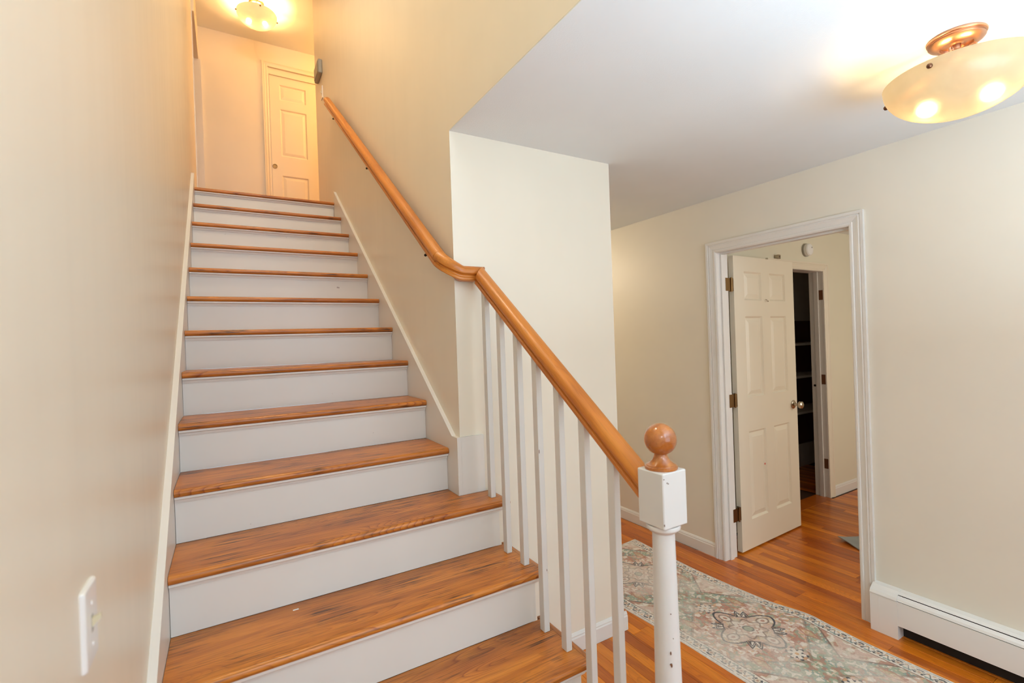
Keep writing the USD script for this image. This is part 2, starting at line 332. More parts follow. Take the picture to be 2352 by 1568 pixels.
obj('window_frame', [bx(0.06, 0.96, -4.27, -4.2, 2.72, 2.80), bx(0.06, 0.96, -4.27, -4.2, 4.90, 4.97), bx(0.04, 0.11, -4.27, -4.2, 2.72, 4.97), bx(0.91, 0.98, -4.27, -4.2, 2.72, 4.97)], M['trim'], w2)
obj('mullion', bx(0.09, 0.93, -4.26, -4.21, 3.82, 3.88), M['trim'], w2)
struct('ceiling', [bx(XW + 0.12, XR + 0.11, -4.3, 4.0, ZC, ZC + 0.12), bx(XW + 0.0004, XW + 0.12, -4.2, YS - 0.0005, ZC, ZC + 0.0035)], M['ceiling'], 'white hallway ceiling with the lit glass bowl light', 'ceiling')
struct('ceiling', bx(-0.9, 2.6, -4.3, YF + 0.1, ZU, ZU + 0.1), M['ceiling'], 'white ceiling above the upstairs landing with the small lit bowl light', 'ceiling')
struct('floor', [bx(-0.9, XW, ny(TOP) + 0.05, YF, ZL - 0.2, ZL), bx(XW, 2.6, 3.93, YF, ZL - 0.2, ZL)], M['landing'], 'brown wooden floor of the upstairs landing, seen edge on', 'floor')
# room beyond the doorway
YR = 1.12
CX0, CX1, CZ = 4.10, 4.905, 2.085            # closet opening
struct('wall_room', [bx(XR + 0.11, CX0 - 0.02, YR, YR + 0.1, 0, ZC), bx(CX1 + 0.02, 6.4, YR, YR + 0.1, 0, ZC), bx(CX0 - 0.02, CX1 + 0.02, YR, YR + 0.1, CZ + 0.02, ZC)], M['roomwall'],
       'pale yellow wall of the room beyond the hall door, with the closet opening', 'wall')
struct('wall_window', [bx(6.3, 6.4, -2.4, YR, 0, ZC), bx(XR + 0.11, 4.2, -2.4, -2.3, 0, ZC), bx(5.6, 6.3, -2.4, -2.3, 0, ZC), bx(4.2, 5.6, -2.4, -2.3, 0, 0.8), bx(4.2, 5.6, -2.4, -2.3, 2.2, ZC)], M['roomwall'],
       'pale yellow outer walls of the room beyond the hall door', 'wall')
wc = thing('wall_closet', 'dim inner walls of the closet beyond the open hall door', 'wall', (5, 1.85, 0), kind='structure')
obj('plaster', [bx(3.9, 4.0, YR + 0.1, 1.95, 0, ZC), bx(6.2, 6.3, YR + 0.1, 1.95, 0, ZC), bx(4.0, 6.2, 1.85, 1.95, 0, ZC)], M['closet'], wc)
struct('ceiling', bx(XR + 0.11, 6.4, -2.4, 1.95, ZC, ZC + 0.1), M['ceiling'], 'white ceiling of the room beyond the doorway', 'ceiling')

# hall floor of single oak strips
fl = thing('floor', 'orange brown oak strip floor of the hallway and the room beyond', 'floor', (2, 0, 0), kind='structure')
obj('subfloor', [bx(-0.14, 6.4, -4.3, 4.0, -0.12, -0.004)], M['subfloor'], fl)
PWD = 0.057
def strips(x0, x1, y0, y1, lens):
    x = x0
    while x < x1 - 0.005:
        xe = min(x + PWD, x1); y = y0 - rng.uniform(0, 0.6)
        while y < y1:
            L = rng.uniform(*lens); L = y1 - y if y1 - y - L < 0.12 else L; a, b = max(y, y0), min(y + L, y1)
            if b - a > 0.004:
                i = int(rng.choice(4, p=[0.36, 0.16, 0.26, 0.22]))
                obj('plank', bx(x + 0.0004, xe - 0.0004, a + 0.0005, b - 0.0005, -0.015, 0.0, 0.0008), PLANKS[i], fl)
            y += L
        x = xe
strips(1.13, 1.942, -1.25, 0.684, (0.55, 1.5))
strips(1.942, 3.03, -1.25, 2.3, (0.6, 1.7))
strips(3.03, 5.60, -0.55, 1.09, (0.8, 1.8))
strips(4.95, 5.9, 1.24, 1.85, (0.7, 0.9))
pm = bx(CX0, CX1, 1.09, 1.24, -0.015, 0.0, 0.001)
obj('threshold_board', pm, PLANKS[3], fl)
obj('plank', bx(1.13, XR, -4.2, -1.255, -0.015, 0), PLANKS[0], fl); obj('plank', bx(-0.02, 1.125, -4.2, -0.6, -0.015, 0), PLANKS[3], fl)
obj('plank', bx(5.605, 6.3, -2.3, 1.09, -0.015, 0), PLANKS[0], fl); obj('plank', bx(3.03, 5.6, -2.3, -0.555, -0.015, 0), PLANKS[2], fl)

# ------------------------------------------------------------------ trim: baseboards, casings
def baseboard_profile(h=0.094, t=0.014): return [(0, 0), (t, 0), (t, h - 0.024), (t * 0.75, h - 0.018), (t * 0.75, h - 0.012), (t * 0.3, h - 0.002), (0, h)]
def board(name, label, runs):
    t = thing(name, label, 'baseboard', (runs[0][0][0], runs[0][0][1], 0), kind='structure')
    for (a, b, nrm) in runs:
        P = np.array(baseboard_profile()); rings = []
        for q in (a, b): rings.append(np.array([[q[0] + nrm[0] * u, q[1] + nrm[1] * u, v] for u, v in P]))
        obj('board', ring_mesh(rings), M['trim'], t)
    return t
board('baseboard_right', 'white baseboard under the hall wall, left of the doorway', [((XR, 0.944), (XR, 3.9), (-1, 0))])
board('baseboard_middle', 'white baseboard round the corner of the stair wall, behind the balusters', [((1.14, YS), (XS1 + 0.014, YS), (0, -1)), ((XS1, YS), (XS1, 3.9), (1, 0))])
board('baseboard_room', 'pale baseboard right of the closet in the room beyond', [((CX1 + 0.075, YR), (6.3, YR), (0, -1))])

CASP = [(0.0, 0.0), (0.0, 0.009), (0.006, 0.012), (0.014, 0.012), (0.018, 0.009), (0.024, 0.010), (0.036, 0.013), (0.046, 0.017), (0.052, 0.014), (0.056, 0.018), (0.070, 0.019), (0.070, 0.0)]
def casing(t, plane, axis, sgn, a0, a1, z0, z1, mat, prof=CASP, scale=1.0, parts=('l', 'h', 'r')):
    """Three mitred casings round an opening from a0 to a1 along the wall, z0 to z1. plane: the wall's coordinate, sgn: the side the casing stands out to."""
    def pt(a, v, z): return [plane + sgn * v, a, z] if axis == 'x' else [a, plane + sgn * v, z]
    P = [(u * scale, v) for u, v in prof]
    if 'l' in parts: obj('casing', ring_mesh([np.array([pt(a0 - u, v, z0) for u, v in P]), np.array([pt(a0 - u, v, z1 + u) for u, v in P])]), mat, t)
    if 'r' in parts: obj('casing', ring_mesh([np.array([pt(a1 + u, v, z0) for u, v in P]), np.array([pt(a1 + u, v, z1 + u) for u, v in P])]), mat, t)
    if 'h' in parts: obj('head_casing', ring_mesh([np.array([pt(a0 - u, v, z1 + u) for u, v in P]), np.array([pt(a1 + u, v, z1 + u) for u, v in P])]), mat, t)
t1 = thing('trim_1', 'white moulded frame round the open hall doorway', 'door frame', (XR, JY0, 0), kind='structure')
casing(t1, XR, 'x', -1, JY0 - 0.002, JY1 + 0.002, 0, JZ + 0.002, M['trim'])
casing(t1, XR + 0.11, 'x', 1, JY0 - 0.002, JY1 + 0.002, 0, JZ + 0.002, M['trim'])
obj('jamb', bx(XR - 0.006, XR + 0.116, JY1, JY1 + 0.014, 0, JZ + 0.014), M['trim'], t1)
obj('jamb', bx(XR - 0.006, XR + 0.116, JY0 - 0.014, JY0, 0, JZ + 0.014), M['trim'], t1)
obj('head_jamb', bx(XR - 0.006, XR + 0.116, JY0, JY1, JZ, JZ + 0.014), M['trim'], t1)
obj('door_stop', bx(XR + 0.035, XR + 0.07, JY0, JY0 + 0.011, 0, JZ - 0.0112), M['trim'], t1)
obj('door_stop', bx(XR + 0.035, XR + 0.07, JY1 - 0.011, JY1, 0, JZ - 0.0112), M['trim'], t1)
obj('door_stop', bx(XR + 0.035, XR + 0.07, JY0, JY1, JZ - 0.011, JZ), M['trim'], t1)

t2 = thing('trim_2', 'pale frame round the dark closet opening beyond the hall door', 'door frame', (CX0, YR, 0), kind='structure')
casing(t2, YR, 'y', -1, CX0 - 0.002, CX1 + 0.002, 0, CZ + 0.002, M['door'])
for x0 in (CX0 - 0.014, CX1): obj('jamb', bx(x0, x0 + 0.014, YR - 0.004, YR + 0.12, 0, CZ), M['trim'], t2)
obj('head_jamb', bx(CX0 - 0.014, CX1 + 0.014, YR - 0.004, YR + 0.12, CZ, CZ + 0.014), M['trim'], t2)
obj('door_stop', bx(CX1 - 0.011, CX1, YR + 0.04, YR + 0.075, 0, CZ), M['trim'], t2)
for zh in (1.87, 1.09, 0.31): obj('hinge_leaf', bx(CX1 - 0.0015, CX1 + 0.001, YR + 0.0, YR + 0.035, zh - 0.045, zh + 0.045), M['rust'], t2, label='brown hinge leaf')
obj('strike_plate', lathe([(0, 0), (0.011, 0), (0.011, 0.002), (0, 0.002)], (CX1, YR + 0.095, 1.03), 16, '-x'), M['black'], t2)

# ------------------------------------------------------------------ six panel doors
def panel_door(name, label, to_world, w, h, t, mat, layout, kind='structure', loc=(0, 0, 0)):
    """u along the width, v up, d = depth from the face looked at. layout: list of (u0, u1, v0, v1) panels."""
    d = thing(name, label, 'door', loc, kind=kind)
    def put(mesh):
        m = mesh.copy(); m.vertices = to_world(m.vertices); m.invert(); return m
    us = sorted({v for p in layout for v in (p[0], p[2])}); vs = sorted({v for p in layout for v in (p[1], p[3])})
    bars = [bx(0, us[0], 0, h, 0, t), bx(us[-1], w, 0, h, 0, t)]
    for v0, v1 in zip([0] + vs[1::2], vs[0::2] + [h]): bars.append(bx(us[0], us[-1], v0, v1, 0, t))
    for v0, v1 in zip(vs[0::2], vs[1::2]): bars.append(bx(us[1], us[2], v0, v1, 0, t))
    obj('door_leaf', put(trimesh.util.concatenate(bars)), mat, d)
    for a, b, c, e in layout:
        rings = []
        for ins, dep in ((0.0, 0.0005), (0.012, 0.011), (0.016, 0.011), (0.046, 0.0035)):
            rings.append(np.array([[a + ins, b + ins, dep], [c - ins, b + ins, dep], [c - ins, e - ins, dep], [a + ins, e - ins, dep]]))
        back = np.array([[a, b, t - 0.001], [c, b, t - 0.001], [c, e, t - 0.001], [a, e, t - 0.001]])
        m = ring_mesh([rings[3], rings[2], rings[1], rings[0], back])
        obj('panel', put(m), mat, d)
    return d, put
DW = 0.805
def six(w, top=0.125, rows=((0.20, 0.815), (1.0, 1.60), (1.70, 1.92)), st=0.112, mu=0.10):
    pw = (w - 2 * st - mu) / 2; L = []
    for v0, v1 in rows:
        for u0 in (st, st + pw + mu): L.append((u0, v0, u0 + pw, v1))
    return L
# the hall door, swung 90 degrees into the room: face (towards -y) at y = DY
DY, DX = 0.872, XR + 0.177
ang = math.radians(2.4)
def hall_door(v):
    v = np.asarray(v, float); u, h, d = v[:, 0], v[:, 1], v[:, 2]
    return np.stack([DX + u * math.cos(ang) - d * math.sin(ang), DY + u * math.sin(ang) + d * math.cos(ang), 0.012 + h], 1)
hd, put = panel_door('door_1', 'white six panel hall door standing open into the next room', hall_door, DW, 2.078, 0.036, M['door'], six(DW, st=0.127, mu=0.112, rows=((0.205, 0.83), (1.072, 1.652), (1.767, 1.973))), loc=(DX, DY, 0))
for zh in (1.885, 1.078, 0.285):
    hp = obj('hinge', [bx(XR + 0.088, XR + 0.1165, JY1 - 0.0012, JY1 + 0.001, zh - 0.045, zh + 0.045), bx(XR + 0.1165, DX + 0.0005, DY + 0.002, DY + 0.006, zh - 0.045, zh + 0.045), bx(DX - 0.0015, DX + 0.0005, DY + 0.004, DY + 0.032, zh - 0.045, zh + 0.045)], M['brass'], hd, label='antique brass hinge')
    obj('hinge_pin', tube([(DX - 0.026, DY - 0.001, zh - 0.05), (DX - 0.026, DY - 0.001, zh + 0.05)], 0.0065, 12), M['brass'], hp, smooth=40)
def knob(parent, u, h, sgn, mat):
    prof = [(0, 0), (0.033, 0), (0.033, 0.004), (0.026, 0.010), (0.012, 0.013), (0.010, 0.034), (0.014, 0.040), (0.025, 0.046), (0.029, 0.056), (0.027, 0.066), (0.018, 0.072), (0, 0.074)]
    m = lathe(prof, (0, 0, 0), 28)
    v = m.vertices.copy(); q = np.stack([u + v[:, 0], h + v[:, 1], (-v[:, 2] if sgn < 0 else 0.036 + v[:, 2])], 1)
    m.vertices = hall_door(q); m.fix_normals()
    return obj('door_knob', m, mat, parent, smooth=35, label='satin nickel door knob')
knob(hd, DW - 0.060, 0.962, -1, M['nickel']); knob(hd, DW - 0.060, 0.962, 1, M['nickel'])
hk = []
for u, h, d in [(0, 0, -0.001), (0, 0, -0.012), (0, -0.012, -0.02), (0, -0.024, -0.018), (0, -0.026, -0.032), (0, -0.014, -0.036)]: hk.append([0.40 + u * 0.6, 1.775 + h * 0.6, -0.001 + (d + 0.001) * 0.6])
obj('coat_hook', tube(hall_door(hk), 0.0026, 8), M['nickel'], hd, smooth=40, label='small metal hook on the upper middle of the door')
rd = lathe([(0, 0), (0.007, 0), (0.007, 0.0012), (0, 0.0012)], (0, 0, 0), 14); v = rd.vertices.copy()
rd.vertices = hall_door(np.stack([0.318 + v[:, 0], 0.569 + v[:, 1], -v[:, 2] + 0.0], 1)); rd.fix_normals()
obj('round_sticker', rd, M['red'], hd, label='tiny red dot sticker')

# the closet door upstairs
UX0, UZ = 0.712, ZL + 0.012
def up_door(v):
    v = np.asarray(v, float); return np.stack([UX0 + v[:, 0], YF + 0.03 + v[:, 2], UZ + v[:, 1]], 1)
ud, putu = panel_door('door_2', 'white panel door at the head of the stairs with a round recessed pull', up_door, 0.97, 2.05, 0.036, M['door'],
                      six(0.97, rows=((0.20, 0.84), (1.075, 1.645), (1.755, 1.94)), st=0.108, mu=0.16), loc=(UX0, YF + 0.03, UZ))
obj('finger_pull', lathe([(0, 0.002), (0.018, 0.002), (0.021, 0.0065), (0.027, 0.0065), (0.028, 0.0), (0, 0.0)], (UX0 + 0.032, YF + 0.03, ZL + 0.953), 28, '-y'), M['brass'], ud, smooth=35, label='round antique brass finger pull')
t3 = thing('trim_3', 'white moulded frame round the upstairs panel door', 'door frame', (0.69, YF, ZL), kind='structure')
casing(t3, YF, 'y', -1, 0.694, 1.70, ZL, ZL + 2.125, M['door'], scale=0.85)
obj('fascia_board', bx(0.694, 1.70, YF + 0.012, YF + 0.028, ZL + 2.05, ZL + 2.13), M['door'], t3)
obj('jamb', bx(0.690, 0.706, YF - 0.004, YF + 0.09, ZL, ZL + 2.12), M['door'], t3)
t4 = thing('trim_4', 'white door frame edge beside the top left corner of the stairs', 'door frame', (-0.05, 4.3, ZL), kind='structure')
obj('jamb', bx(-0.12, 0.026, YF - 0.06, YF, ZL, ZL + 2.0), M['trim'], t4)
obj('jamb', bx(-0.12, -0.012, 4.22, 4.235, ZL, ZL + 2.0), M['trim'], t4)

# ------------------------------------------------------------------ closet contents
for i, (z, nm) in enumerate(((1.415, 'uppermost'), (1.075, 'middle'), (0.70, 'lowest'))):
    obj('closet_shelf', bx(4.02, 6.18, 1.55, 1.836, z - 0.022, z, 0.002), M['trim'], None, label='white closet shelf, the %s of the three beyond the hall door' % nm, cat='shelf', group='closet shelves')
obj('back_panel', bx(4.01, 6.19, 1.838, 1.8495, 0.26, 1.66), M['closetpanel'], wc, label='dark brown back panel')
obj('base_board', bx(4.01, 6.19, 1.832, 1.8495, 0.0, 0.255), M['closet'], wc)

# ------------------------------------------------------------------ staircase
st = thing('staircase', 'straight wooden staircase with orange oak treads and white risers', 'staircase', (0.5, -0.5, 0))
TT, NOSE = 0.027, 0.028
def tread_profile(y0, y1, z):
    r = TT / 2; a = np.linspace(-np.pi / 2, -3 * np.pi / 2, 12)
    pts = [(y1, z - TT)] + [(y0 + r + r * math.cos(t), z - r + r * math.sin(t)) for t in a] + [(y1, z)]
    return Polygon(pts).buffer(0)
XE = 1.140                                    # open end of the lower treads, before the return nosing
for k in range(-2, TOP + 1):
    y0, z = ny(k), tz(k); yb = ny(k + 1) + NOSE if k < TOP else ny(k) + 0.10
    wide = k <= 2
    x0 = 0.0012
    if k < 2: m = extrude(tread_profile(y0, yb, z), 'x', x0, XE)
    elif k == 2: m = [extrude(tread_profile(y0, yb, z), 'x', x0, XS - 0.0012), extrude(tread_profile(y0, YS - 0.0145, z), 'x', XS - 0.0012, XE)]
    else: m = extrude(tread_profile(y0, yb, z), 'x', x0, XS - 0.0012)
    tr = obj('tread', m, M['tread'], st, smooth=30)
    if wide:
        ye = yb + 0.02 if k < 2 else YS - 0.0145
        a = np.linspace(-np.pi / 2, np.pi / 2, 10); r = TT / 2
        pr = Polygon([(XE + 0.0008, z), (XE + 0.0008, z - TT)] + [(XE + 0.0255 - r + r * math.cos(t), z - r + r * math.sin(t)) for t in a]).buffer(0)
        obj('return_nosing', extrude(pr, 'y', y0 + 0.002, ye), M['return'], tr, smooth=30, label='rounded end strip along the open side of the tread')
    zb = tz(k - 1) + 0.0014 if k > -2 else 0.0
    xr = 1.123 if wide else XS - 0.0005
    obj('riser', bx(x0, xr, y0 + NOSE, y0 + NOSE + 0.018, zb, z - TT), M['riser'], st)
    c = Polygon([(y0 + NOSE, z - TT), (y0 + NOSE, z - TT - 0.022), (y0 + NOSE - 0.0045, z - TT - 0.022), (y0 + NOSE - 0.005, z - TT - 0.0175), (y0 + NOSE - 0.0075, z - TT - 0.0175), (y0 + NOSE - 0.009, z - TT - 0.012), (y0 + NOSE - 0.013, z - TT - 0.0085), (y0 + NOSE - 0.018, z - TT - 0.0075), (y0 + NOSE - 0.018, z - TT)])
    obj('cove_moulding', extrude(c, 'x', x0, xr + (0.012 if wide else 0)), M['trim'], st)
line = lambda y: Z0 + (R_ / G_) * y
sk = Polygon([(-0.55, 0.0), (-0.55, line(-0.55) + 0.075), (3.20, line(3.20) + 0.06), (3.20, ZL), (3.1, ZL - 0.35), (0.1, line(0.1) - 0.45)]).buffer(0)
obj('skirt_board', extrude(sk, 'x', -0.02, 0.0), M['trim'], st, label='sloping white skirt board along the left wall')
sr = Polygon([(YS - 0.013, tz(2)), (YS - 0.013, 1.139), (0.742, 1.139), (3.118, line(3.118) + 0.082), (3.118, line(3.118) - 0.3), (0.87, tz(2) - 0.02), (0.80, tz(2))]).buffer(0)
obj('skirt_board', [extrude(sr, 'x', XS, XW), bx(XW - 0.0005, 1.135, YS - 0.013, YS, tz(2), 1.139)], M['trim'], st, label='sloping white skirt board along the right wall, wrapped round its end')
sg = unary_union([sbox(ny(k) + NOSE + 0.018, 0.0, min(ny(k + 1) + NOSE + 0.02, YS), tz(k) - TT) for k in range(-2, 3)])
obj('stringer', extrude(sg, 'x', 1.100, 1.123), M['trim'], st, label='white stepped side board under the open treads')

# ------------------------------------------------------------------ stair railing
rl = thing('stair_railing', 'oak handrail running down the stairs to a white newel post with white balusters', 'stair railing', (1.117, -0.344, tz(-2)))
XB = 1.117; ZR = 1.326
half = [(0.0, 0.0), (0.0205, 0.0), (0.0228, 0.003), (0.0228, 0.011), (0.0205, 0.0135), (0.0160, 0.0160), (0.0150, 0.0195), (0.0158, 0.0230), (0.0200, 0.0265), (0.0270, 0.0290), (0.0292, 0.0340), (0.0292, 0.0430), (0.0268, 0.0510), (0.0212, 0.0578), (0.0120, 0.0628), (0.0, 0.0648)]
PROF = np.array([(a, b) for a, b in half[:-1]] + [(-a, b) for a, b in half[:0:-1]])
sl = R_ / G_
YG = 0.66
Pc = np.array([XB, YG, ZR + sl * YG])
da, db = np.array([1.0, 0, 0]), np.array([0, -1.0, -sl]); db /= np.linalg.norm(db)
mit = (Pc, da + db)
low = [Pc + db * s for s in np.linspace(0, (YG + 0.301) / (-db[1]), 24)]
obj('handrail', sweep(low, PROF, (mit, None)), M['rail'], rl, smooth=35, label='lower oak handrail above the balusters')
XU = 0.971; ax, ay = 0.075, 0.085
arc = []
for t in np.linspace(0, np.pi / 2, 22): arc.append((XU + ax - ax * math.cos(t), YG + ay - ay * math.sin(t)))
arc = np.array(arc); seg = np.r_[0, np.cumsum(np.linalg.norm(np.diff(arc, axis=0), axis=1))]; Lc = seg[-1]
zc_ = Pc[2] + sl * ((Lc - seg) - (Lc / 6) * (1 - (seg / Lc) ** 6))
curve = np.c_[arc, zc_]
lev = np.array([[x, YG, Pc[2]] for x in np.linspace(XU + ax + 0.006, XB, 8)])
obj('handrail_fitting', sweep(np.vstack([curve, lev]), PROF, (None, mit)), M['railx'], rl, smooth=35, label='curved oak fitting that swings the rail out from the wall')
q0 = curve[0]; up = [q0 + np.array([0, 1.0, sl]) * s for s in np.linspace(0.0008, 3.085 - q0[1], 40)]
obj('handrail', sweep(up[::-1], PROF), M['rail'], rl, smooth=35, label='upper oak handrail fixed along the stairwell wall')
for yb in (0.841, 1.794, 2.75):
    zb = q0[2] + sl * (yb - q0[1])
    br = obj('rail_bracket', [tube([(XW, yb, zb - 0.030), (XW - 0.02, yb, zb - 0.032), (XU + 0.016, yb, zb - 0.026), (XU + 0.004, yb, zb - 0.014), (XU, yb, zb + 0.003)], 0.005, 10),
                              bx(XU - 0.012, XU + 0.012, yb - 0.014, yb + 0.014, zb - 0.010, zb - 0.005), tube([(XU, yb, zb - 0.009), (XU - 0.018, yb, zb - 0.012)], 0.0035, 8), sphere((XU - 0.018, yb, zb - 0.012), 0.0065, 2)], M['black'], rl, smooth=40, label='dark metal wall bracket')
    obj('rosette', lathe([(0, 0), (0.020, 0), (0.018, 0.005), (0.008, 0.008), (0, 0.008)], (XW, yb, zb - 0.030), 24, '-x'), M['black'], br, smooth=35)
obj('rail_screw', sphere((XB - 0.008, 0.345, ZR + sl * 0.345 - 0.004), 0.005, 2), M['black'], rl, smooth=True)
for yb, k in ((0.591, 2), (0.470, 1), (0.343, 1), (0.220, 0), (0.092, 0), (-0.036, -1), (-0.163, -1)):
    y0, y1 = yb - 0.0145, yb + 0.0145; x0, x1 = XB - 0.0115, XB + 0.0115
    pts = []
    for (x, y) in ((x0, y0), (x1, y0), (x1, y1), (x0, y1)):
        pts.append([x, y, tz(k)]); pts.append([x, y, ZR + sl * y + 0.004])
    b = bx(x0, x1, y0, y1, tz(k), 2.0, 0.0015); v = b.vertices.copy(); topv = v[:, 2] > 1.5
    v[topv, 2] = ZR + sl * v[topv, 1] + 0.004; b.vertices = v
    obj('baluster', b, M['newelpaint'], rl)
NX, NY, NW = 1.117, -0.344, 0.0425
nb = bx(NX - NW, NX + NW, NY - NW, NY + NW, 1.070, 1.2085, 0.0025)
ringp = [(0, 1.0685), (0.0415, 1.0685), (0.043, 1.064), (0.042, 1.058), (0.036, 1.052), (0.0285, 1.047)]
shp = [(0.0278, 1.050)] + [(0.0278 + 0.0062 * ((1.046 - z) / 0.45), z) for z in np.linspace(1.046, 0.60, 14)] + [(0.040, 0.585), (0.042, 0.575), (0, 0.575)]
lowb = bx(NX - NW, NX + NW, NY - NW, NY + NW, tz(-2), 0.575, 0.002)
npst = obj('newel_post', nb, M['newelpaint'], rl, label='square white newel block, chipped at its corner')
obj('newel_base', lowb, M['newelpaint'], npst)
obj('newel_shaft', lathe(ringp + shp[1:], (NX, NY, 0), 40), M['newelpaint'], npst, smooth=35)
zt = 1.2085
bp = [(0, zt), (0.0405, zt), (0.0415, zt + 0.003), (0.0410, zt + 0.007), (0.0375, zt + 0.0085), (0.0370, zt + 0.0105), (0.031, zt + 0.014), (0.022, zt + 0.022), (0.0175, zt + 0.031), (0.0165, zt + 0.036)]
zbc, rb = zt + 0.0745, 0.0405
a0 = math.asin(0.0165 / rb)
bp += [(rb * math.sin(a), zbc - rb * math.cos(a)) for a in np.linspace(a0, np.pi, 26)]
bp[-1] = (0, zbc + rb)
obj('finial', lathe(bp, (NX, NY, 0), 44), M['finial'], npst, smooth=35, label='turned honey coloured ball finial')
for (dx, dz, w, h) in ((0.0125, -0.0245, 0.0045, 0.002), (0.0165, -0.027, 0.004, 0.0018), (0.002, -0.014, 0.004, 0.0015), (0.0005, -0.128, 0.0015, 0.005)):
    obj('paint_chip', bx(NX - NW + dx, NX - NW + dx + w, NY - NW - 0.0004, NY - NW + 0.001, zt + dz, zt + dz + h), M['bronze'], npst)

for p, sc in (((1.0987, -0.3715, 0.7543), (1, 1, 3.0)), ((1.0996, -0.3721, 0.7238), (1.3, 1.3, 3.4)), ((1.0979, -0.3709, 0.7262), (1.5, 1.2, 1.2)), ((1.1016, -0.3732, 0.8522), (0.7, 0.7, 1.0)), ((1.1060, -0.3745, 0.7900), (0.6, 0.6, 0.8))):
    obj('paint_chip', sphere(p, 0.0016, 1, sc), M['rust'], npst, smooth=True)
obj('paint_chip', sphere((1.1085, 0.2055, 1.153), 0.0013, 1, (1, 0.6, 6)), M['rust'], rl, smooth=True)
obj('paint_chip', sphere((1.1240, 0.2055, 0.729), 0.0012, 1, (1, 0.6, 4)), M['rust'], rl, smooth=True)

# ------------------------------------------------------------------ ceiling lights
def ceiling_light(label, cx, cy, zc, bulb, rot, glass, turn):
    t = thing('ceiling_light', label, 'ceiling light', (cx, cy, zc))
    at = (cx, cy, zc)
    can = [(0, 0), (0.072, 0), (0.074, -0.003), (0.073, -0.007), (0.068, -0.009), (0.068, -0.013), (0.070, -0.016), (0.067, -0.020), (0.058, -0.026), (0.046, -0.030), (0.041, -0.029), (0.039, -0.022), (0.020, -0.021), (0.012, -0.025), (0.010, -0.04), (0.0, -0.04)]
    obj('canopy', lathe(can, at, 56), M['copper'], t, smooth=35, label='round copper ceiling plate')
    zr, R, D = zc - 0.121, 0.190, 0.128
    obj('stem', lathe([(0, -0.03), (0.008, -0.03), (0.008, -0.06), (0.017, -0.066), (0.019, -0.074), (0.010, -0.082), (0.010, -0.15), (0.016, -0.156), (0, -0.158)], at, 24), M['copper'], t, smooth=35)
    for i in range(4):
        a = rot + i * np.pi / 2
        s = np.linspace(0, 1, 16); r = 0.012 + 0.172 * s; z = zc - 0.074 - 0.018 * np.sin(s * np.pi * 0.9) - 0.062 * s ** 2
        ar = obj('arm', tube(np.c_[cx + r * np.cos(a), cy + r * np.sin(a), z], 0.0045, 8), M['copper'], t, smooth=40)
        w = np.linspace(0, 3.3 * np.pi, 40); rr = 0.011 * (1 - w / (3.9 * np.pi)) + 0.002
        cxs, czs = 0.040, zc - 0.050
        obj('scroll', tube(np.c_[cx + (cxs + rr * np.cos(w)) * np.cos(a), cy + (cxs + rr * np.cos(w)) * np.sin(a), czs - rr * np.sin(w)], 0.0032, 8), M['copper'], ar, smooth=40)
    s = np.linspace(0, np.pi / 2, 30)
    prof = [(R * math.sin(q), -0.121 - D * math.cos(q)) for q in s]
    prof += [(R + 0.0006, -0.1195), (R - 0.0008, -0.1180), (R - 0.003, -0.1190)]
    obj('glass_bowl', lathe(prof, at, 80), glass, t, smooth=60, label='glowing cream alabaster glass bowl')
    for i in range(4):
        a = rot + i * np.pi / 2; p = np.array([cx + (R - 0.004) * math.cos(a), cy + (R - 0.004) * math.sin(a), zr - 0.018])
        o = np.array([math.cos(a), math.sin(a), -0.1])
        obj('knob', [sphere(p + o * 0.010, 0.0078, 2), tube([p - o * 0.012, p + o * 0.006], 0.0035, 8)], M['bronze'], t, smooth=True, label='small dark bronze screw knob')
    for sg_ in (-1, 1):
        a = rot + turn
        c = np.array([cx + sg_ * 0.075 * math.cos(a), cy + sg_ * 0.075 * math.sin(a), zr - 0.080])
        bl = obj('bulb', sphere(c, 0.022, 3), bulb, t, smooth=True)
    return t
ceiling_light('large glowing alabaster bowl light on the hallway ceiling', 2.195, -0.637, ZC, M['bulb'], math.radians(178), M['glass'], math.radians(-72))
ceiling_light('small bright bowl light on the upstairs ceiling above the landing', 0.556, 4.447, ZU, M['bulbup'], math.radians(186), M['glassup'], math.radians(-14))

for (x, y, z, zc, lb) in ((2.08, 3.0, 2.28, ZC, 'unseen globe light placed to brighten the far hallway, behind the stair wall'), (0.5, 1.1, 5.0, ZU, 'unseen globe light placed to brighten the stairwell walls, above the view'), (2.05, 4.55, 4.95, ZU, 'unseen globe light added to warm the upstairs walls, out of view')):
    gl = thing('globe_light', lb, 'ceiling light', (x, y, zc))  # fittings for the unseen lamps, placed for their light
    obj('canopy', lathe([(0, 0), (0.075, 0), (0.075, -0.012), (0.03, -0.022), (0.02, -0.03), (0.02, z + 0.119 - zc), (0, z + 0.119 - zc)], (x, y, zc), 32), M['copper'], gl, smooth=35)  # ceiling cap that dresses the unseen ball light below it

